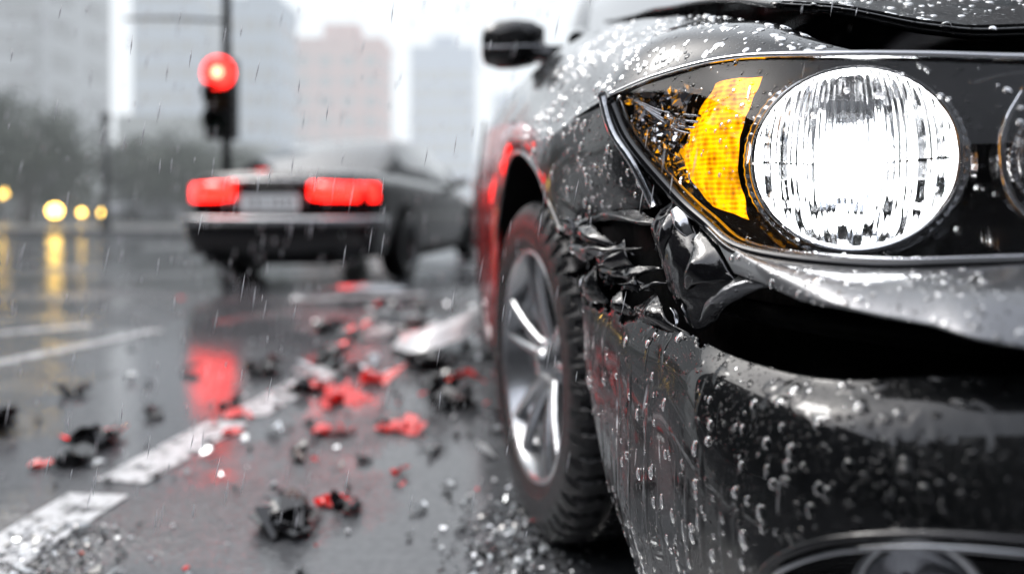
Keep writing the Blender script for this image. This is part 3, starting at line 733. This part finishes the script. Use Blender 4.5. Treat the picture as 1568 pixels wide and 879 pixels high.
# ============================================================ DEBRIS
DVx=[];DFx=[];DM=[]
def chunk(x,y,s,mi,z=None,flat=.7):
    bm=bmesh.new()
    for k in range(random.randint(9,16)):
        v=Vector((random.gauss(0,1),random.gauss(0,1),random.gauss(0,1))).normalized()*random.uniform(.6,1)
        bm.verts.new((v.x*s,v.y*s,v.z*s*flat))
    bmesh.ops.convex_hull(bm,input=bm.verts); bm.verts.ensure_lookup_table(); bm.verts.index_update()
    zz=-min(v.co.z for v in bm.verts if v.link_faces)+.001
    b0=len(DVx)
    for v in bm.verts: DVx.append((v.co.x+x,v.co.y+y,v.co.z+zz))
    for f in bm.faces: DFx.append(tuple(v.index+b0 for v in f.verts)); DM.append(mi)
    bm.free()
def shard(x,y,s,mi,asp=None,tilt=.5,zb=.004):
    n=random.choice((3,4,4,5)); asp=asp or random.uniform(.3,.9); rot=random.uniform(0,6.3)
    tx,ty=random.uniform(-tilt,tilt),random.uniform(-tilt,tilt); P=[]
    for k in range(n):
        a=2*math.pi*k/n+random.uniform(-.3,.3); px_=math.cos(a)*s; py_=math.sin(a)*s*asp
        P.append((px_*math.cos(rot)-py_*math.sin(rot),px_*math.sin(rot)+py_*math.cos(rot)))
    zs=[p[0]*tx+p[1]*ty for p in P]; z0=-min(zs)+zb; b0=len(DVx); th=.003
    for p,z in zip(P,zs): DVx.append((x+p[0],y+p[1],z+z0+th))
    for p,z in zip(P,zs): DVx.append((x+p[0],y+p[1],z+z0))
    DFx.append(tuple(range(b0,b0+n))); DM.append(mi)
    DFx.append(tuple(range(b0+n,b0+2*n))[::-1]); DM.append(mi)
    for k in range(n): DFx.append((b0+k,b0+n+k,b0+n+(k+1)%n,b0+(k+1)%n)); DM.append(mi)
def pile(x,y,s,n,mi=0):
    for k in range(n):
        f=random.uniform(.3,.62)*s
        chunk(x+random.uniform(-.6,.6)*s,y+random.uniform(-.6,.6)*s,f,mi,flat=.9)
        for q in range(2): shard(x+random.uniform(-.8,.8)*s,y+random.uniform(-.8,.8)*s,f*1.1,mi,None,.8,random.random()*s*.4)
for (x,y,s,n) in [(-.485,1.40,.064,10),(-.37,1.47,.034,5),(-.58,1.78,.034,5),(-1.20,1.86,.070,8),(-1.58,1.98,.065,7),(-1.17,1.75,.05,5),(-.40,2.02,.035,4),(-1.17,2.15,.045,4),(-.95,2.2,.04,4),(-1.6,2.4,.05,3),(-.40,1.75,.022,2),(-.8,2.9,.08,7),(-.20,2.25,.08,7),(-.27,2.45,.08,6),(-1.02,2.7,.08,6),(-.55,1.56,.014,1),(-.5,3.2,.09,6),(-1.0,3.6,.10,6),(-.35,2.75,.09,6)]:
    pile(x,y,s,n)
for (x,y,s) in [(-.375,2.0,.060),(-.34,1.99,.046),(-.57,1.97,.048),(-.43,1.50,.028),(-.90,2.12,.045),(-.22,2.62,.05),(-1.25,1.72,.026),(-.86,1.97,.026),(-.62,2.3,.07),(-.55,2.55,.075),(-1.2,1.95,.035),(-.30,1.68,.020),(-.75,2.45,.06)]:
    chunk(x,y,s,1,flat=.45); shard(x+s,y,s*1.1,1)
for (x,y,s) in [(-.72,1.97,.040),(-.22,1.83,.045),(-.21,1.47,.022),(-.07,1.78,.034),(-.05,1.98,.036),(-.06,2.1,.036),(-.66,2.75,.07),(-.5,2.6,.05),(-.3,2.9,.07),(-.15,1.6,.012)]:
    shard(x,y,s,2 if s>.03 else 4,.45); shard(x+.01,y+.02,s*.6,3)
for k in range(330):
    x=random.gauss(-.35,.42); y=1.0+3.4*random.random()**1.1
    if x>-.02 and y<2.2: continue
    s=random.uniform(.003,.015)*(1+.5*(random.random()<.1))*(1+y*.2)
    if random.random()<.45: chunk(x,y,s*.8,random.choice((0,0,0,0,4,2)))
    else: shard(x,y,s,random.choice((0,0,0,4,4,3,2,1)))
for k in range(1200):
    if k%2: x=random.gauss(.02,.07); y=random.uniform(1.0,1.35)+random.random()*.3
    else: x=-.92+random.gauss(0,.08); y=random.uniform(.95,1.4)
    if random.random()<.5: shard(x,y,random.uniform(.003,.010),random.choice((4,4,0,3,0)))
    else: chunk(x,y,random.uniform(.002,.008),random.choice((4,0,0,4,2)))
for k in range(170):
    x=-.35+random.gauss(0,.4); y=random.uniform(2.4,4.6); s=random.uniform(.015,.065)
    (chunk if random.random()<.4 else shard)(x,y,s,random.choice((0,0,0,3,2,4,0)))
for k in range(70):
    shard(random.uniform(-3.5,-.8),random.uniform(1.6,5),random.uniform(.008,.03),random.choice((0,0,0,0,4)))
M_glassbit=simple('broken_glass',(.55,.58,.6),.05,.3,coat=1)
obj('crash_debris',DVx,DFx,[M_plastic,M_redpl,M_white,M_chrome,M_glassbit],None,False,DM)
bt=empty('broken_bumper_trim')
loft('trim_blade',[[(-.56,3.05,.03),(-.42,2.88,.05),(-.25,2.92,.09),(-.12,3.15,.14)],[(-.53,3.15,.09),(-.40,3.02,.13),(-.26,3.07,.17),(-.13,3.25,.20)],[(-.56,3.35,.03),(-.40,3.30,.04),(-.25,3.3,.05),(-.12,3.4,.08)]],8,5,M_white,bt,amp=.006,ns=10,ref=Vector((0,0,3)))
loft('trim_bracket',[[(-.95,3.3,.01),(-.7,3.5,.06),(-.45,3.6,.03)],[(-.9,3.5,.06),(-.68,3.6,.10),(-.4,3.7,.06)]],5,4,M_plastic,bt,amp=.03,ns=9,smooth=False,ref=Vector((0,0,3)))
loft('trim_strut',[[(-1.6,4.7,.02),(-1.25,4.75,.08),(-.85,4.9,.05)],[(-1.6,4.8,.06),(-1.2,4.85,.11),(-.8,5.0,.08)]],5,4,M_carsilver,bt,amp=.02,ns=6,smooth=False,ref=Vector((0,0,3)))

# ============================================================ BUILDINGS
def building(name,x0,x1,y0,d,h,colr,fh=3.2,bay=3.0,style=0,glass=(.05,.06,.075),back=False):
    e=empty(name)
    mw=simple(name+'_wall',colr,.7,nscale=.4,var=.15); mg=simple(name+'_glass',glass,.12)
    V=[];F=[];mi=[]
    def add(a,m):
        v,f=box_vf(*a,base=len(V)); V.extend(v); F.extend(f); mi.extend([m]*6)
    add((x0,x1,y0,y0+d,0,h),0)
    add((x0-.25,x1+.25,y0-.25,y0+d+.25,h+.002,h+.9),0)
    add((x0+(x1-x0)*.3,x0+(x1-x0)*.7,y0+d*.3,y0+d*.7,h+.902,h+4),0)
    nf=int(h/fh); nb=max(2,int((x1-x0)/bay)); bw=(x1-x0)/nb
    for i in range(nf):
        z=i*fh+.9
        if style==0:
            for k in range(nb): add((x0+k*bw+bw*.18,x0+(k+1)*bw-bw*.18,y0-.05,y0+.05,z,z+fh*.55),1)
            add((x0-.1,x1+.1,y0-.18,y0-.001,i*fh+fh-.25,i*fh+fh-.05),0)
        elif style==1:
            add((x0+.4,x1-.4,y0-.06,y0+.05,z,z+fh*.6),1)
        else:
            for k in range(nb):
                add((x0+k*bw+.3,x0+(k+1)*bw-.3,y0-.05,y0+.05,z,z+fh*.62),1)
                add((x0+k*bw+.2,x0+(k+1)*bw-.2,y0-1.1,y0-.06,z-.35,z-.15),0)
                add((x0+k*bw+.2,x0+(k+1)*bw-.2,y0-1.12,y0-1.06,z-.148,z+.7),0)
        if back:
            for k in range(nb): add((x0+k*bw+bw*.18,x0+(k+1)*bw-bw*.18,y0+d-.05,y0+d+.05,z,z+fh*.55),1)
        nd=max(2,int(d/bay)); dw=d/nd
        for sx in (x0,x1):
            for k in range(nd): add((sx-.05,sx+.05,y0+k*dw+dw*.2,y0+(k+1)*dw-dw*.2,z,z+fh*.55),1)
    if style==1:
        for k in range(nb+1): add((x0+k*bw-.15,x0+k*bw+.15,y0-.25,y0-.065,0,h),0)
    obj('facade',V,F,[mw,mg],e,False,mi)
building('apartment_tower',-66,-43,60,10,52,(.22,.23,.25),3.2,3.4,2,(.02,.025,.035))
building('office_tower',-52,-43.2,90,9,60,(.14,.21,.32),3.5,2.5,1)
building('office_tower',-40.5,-33,92,8,29.5,(.12,.19,.29),3.5,2.5,1)
building('brick_tower',-36.5,-21.5,108,9,28,(.45,.14,.09),3.3,3.2,0,(.12,.08,.08))
building('glass_tower',-20,-7.8,130,12,32,(.11,.19,.34),3.6,2.5,1)
building('glass_tower',-4,14,150,20,26,(.25,.34,.5),3.6,2.5,1)
building('low_shop',-46,-24,62,10,6.0,(.12,.13,.12),3.0,3,0)
# dark unseen blocks added around the crossing to blacken reflections in the paintwork
DG=(.03,.035,.04)
building('unseen_dark_block',-34,-12,-40,14,21,(.04,.04,.045),3.2,3,0,DG,True)
building('unseen_dark_block',-11,9,-38,14,25,(.035,.035,.04),3.2,3,0,DG,True)
building('unseen_dark_block',10,30,-40,14,19,(.04,.038,.035),3.2,3,0,DG,True)
building('unseen_dark_block',-34,-18,-24,37,15,(.04,.04,.045),3.2,3,0,DG)
building('unseen_dark_block',12.5,24,-24,22,17,(.04,.04,.045),3.2,3,0,DG)
building('unseen_dark_block',12.5,24,2,50,14,(.035,.035,.04),3.2,3,0,DG)

# ============================================================ TREES
def tree(x,y,h,cr):
    e=empty('broadleaf_tree')
    base=Vector((x,y,0))
    def taper(name,pts,r0,r1):
        pts=crom(pts,5); V=[];F=[];n=9
        for i,p in enumerate(pts):
            r=r0+(r1-r0)*i/(len(pts)-1)
            for k in range(n): a=2*math.pi*k/n; V.append(p+Vector((math.cos(a)*r,math.sin(a)*r,0)))
        for i in range(len(pts)-1):
            for k in range(n): F.append((i*n+k,i*n+(k+1)%n,(i+1)*n+(k+1)%n,(i+1)*n+k))
        obj(name,V,F,M_bark,e)
    taper('trunk',[base,base+Vector((.1,0,h*.3)),base+Vector((-.05,.1,h*.6)),base+Vector((0,0,h*.85))],.2,.05)
    tips=[]
    for k in range(9):
        a=k*2.4; z0=h*(.24+.055*k); tp=base+Vector((math.cos(a)*cr*.7,math.sin(a)*cr*.7,z0+h*.2))
        taper('limb',[base+Vector((0,0,z0)),base+Vector((math.cos(a)*cr*.35,math.sin(a)*cr*.35,z0+h*.1)),tp],.07,.02); tips.append(tp)
    tips.append(base+Vector((0,0,h*.95)))
    V=[];F=[]
    for tp in tips:
        for c_ in range(7):
            cc=tp+Vector((random.gauss(0,.3),random.gauss(0,.3),random.gauss(0,.25)))*cr*.55
            for l in range(60):
                p=cc+Vector((random.gauss(0,1),random.gauss(0,1),random.gauss(0,.8)))*.32
                u=Vector((random.uniform(-1,1),random.uniform(-1,1),random.uniform(-1,1))).normalized()
                w=u.orthogonal().normalized(); s=random.uniform(.07,.14); b0=len(V)
                V+=[p-u*s,p+w*s*.5,p+u*s,p-w*s*.5]; F.append((b0,b0+1,b0+2,b0+3))
    obj('foliage',V,F,M_leaf,e,False)
for (x,y,h,cr) in [(-17.5,23.5,3.4,2.0),(-20.0,25,4.6,2.4),(-15.0,27,3.0,1.9),(-12.9,26,2.6,1.7),(-22,29,5,2.6),(-17,32,4.0,2.3),(-14,34,3.4,2.2)]:
    tree(x,y,h,cr)
V=[];F=[]
for k in range(9000):
    x=random.uniform(-34,-10.2); hmax=1.3+.6*noise.noise(Vector((x*.5,0,0)))
    p=Vector((x,30+random.uniform(-.8,.8),.12+random.random()*hmax)); u=Vector((random.uniform(-1,1),random.uniform(-1,1),random.uniform(-1,1))).normalized()
    w=u.orthogonal().normalized(); s=random.uniform(.06,.14); b0=len(V); V+=[p-u*s,p+w*s*.6,p+u*s,p-w*s*.6]; F.append((b0,b0+1,b0+2,b0+3))
obj('hedge',V,F,M_leaf,None,False)

# ============================================================ RAIN
V=[];F=[]
for k in range(1700):
    y=random.uniform(.6,5); x=random.uniform(-.8,.6)*y; z=.68+random.uniform(-.5,.33)*y
    if z<.02 : continue
    l=random.uniform(.012,.05)*(.5+.35*y); r=.0004+.0006*y
    d=Vector((-.16+random.uniform(-.05,.05),random.uniform(-.1,.1),-1)).normalized(); c=Vector((x,y,z)); b0=len(V)
    u=d.orthogonal().normalized(); w=d.cross(u)
    V.append(c-d*l/2)
    for q in range(4): a=q*math.pi/2; V.append(c+(u*math.cos(a)+w*math.sin(a))*r)
    V.append(c+d*l/2)
    for q in range(4): F.append((b0,b0+1+q,b0+1+(q+1)%4)); F.append((b0+5,b0+1+(q+1)%4,b0+1+q))
obj('rain',V,F,M_rain,None,True)

# ============================================================ FOG
m,nt,out=new_mat('glowing_fog')
ab=N(nt,'ShaderNodeVolumeAbsorption'); em=N(nt,'ShaderNodeEmission'); ad=N(nt,'ShaderNodeAddShader')
SIG=.0080
ab.inputs['Color'].default_value=(0,0,0,1); ab.inputs['Density'].default_value=SIG
em.inputs[0].default_value=(.90,.955,1,1); em.inputs[1].default_value=SIG*1.1  # haze glows by its own emission, standing in for scattered daylight
L(nt,ab.outputs[0],ad.inputs[0]); L(nt,em.outputs[0],ad.inputs[1]); L(nt,ad.outputs[0],out.inputs['Volume'])
box('fog',-300,300,14,420,-3,130,m)

# ============================================================ WORLD, SUN, CAMERA
w=bpy.data.worlds.new('World'); sc.world=w; w.use_nodes=True; nt=w.node_tree
bg=nt.nodes['Background']; sky=nt.nodes.new('ShaderNodeTexSky'); sky.sky_type='NISHITA'; sky.sun_disc=False
sky.sun_elevation=R(50); sky.sun_rotation=R(-60); sky.air_density=1; sky.dust_density=4
hs=nt.nodes.new('ShaderNodeHueSaturation'); hs.inputs['Saturation'].default_value=.30; hs.inputs['Value'].default_value=3.0
nt.links.new(sky.outputs[0],hs.inputs['Color']); nt.links.new(hs.outputs[0],bg.inputs[0]); bg.inputs[1].default_value=.15
sd=bpy.data.lights.new('sun','SUN'); sd.energy=1.5; sd.angle=R(14); sd.color=(1,.98,.95)
so=bpy.data.objects.new('sun',sd); col.objects.link(so)
az=R(-60); el=R(50); dirv=Vector((math.sin(az)*math.cos(el),math.cos(az)*math.cos(el),math.sin(el)))
so.rotation_euler=dirv.to_track_quat('Z','Y').to_euler()
cd=bpy.data.cameras.new('camera'); cam=bpy.data.objects.new('camera',cd); col.objects.link(cam)
cd.sensor_width=36; cd.lens=22.96; cd.shift_y=-.0765; cd.clip_start=.02; cd.clip_end=1500
cam.location=(0,0,.68); cam.rotation_euler=(R(90),0,0)
cd.dof.use_dof=True; cd.dof.focus_distance=.74; cd.dof.aperture_fstop=1.45
sc.camera=cam
sc.view_settings.view_transform='Standard'; sc.view_settings.look='None'; sc.view_settings.exposure=0
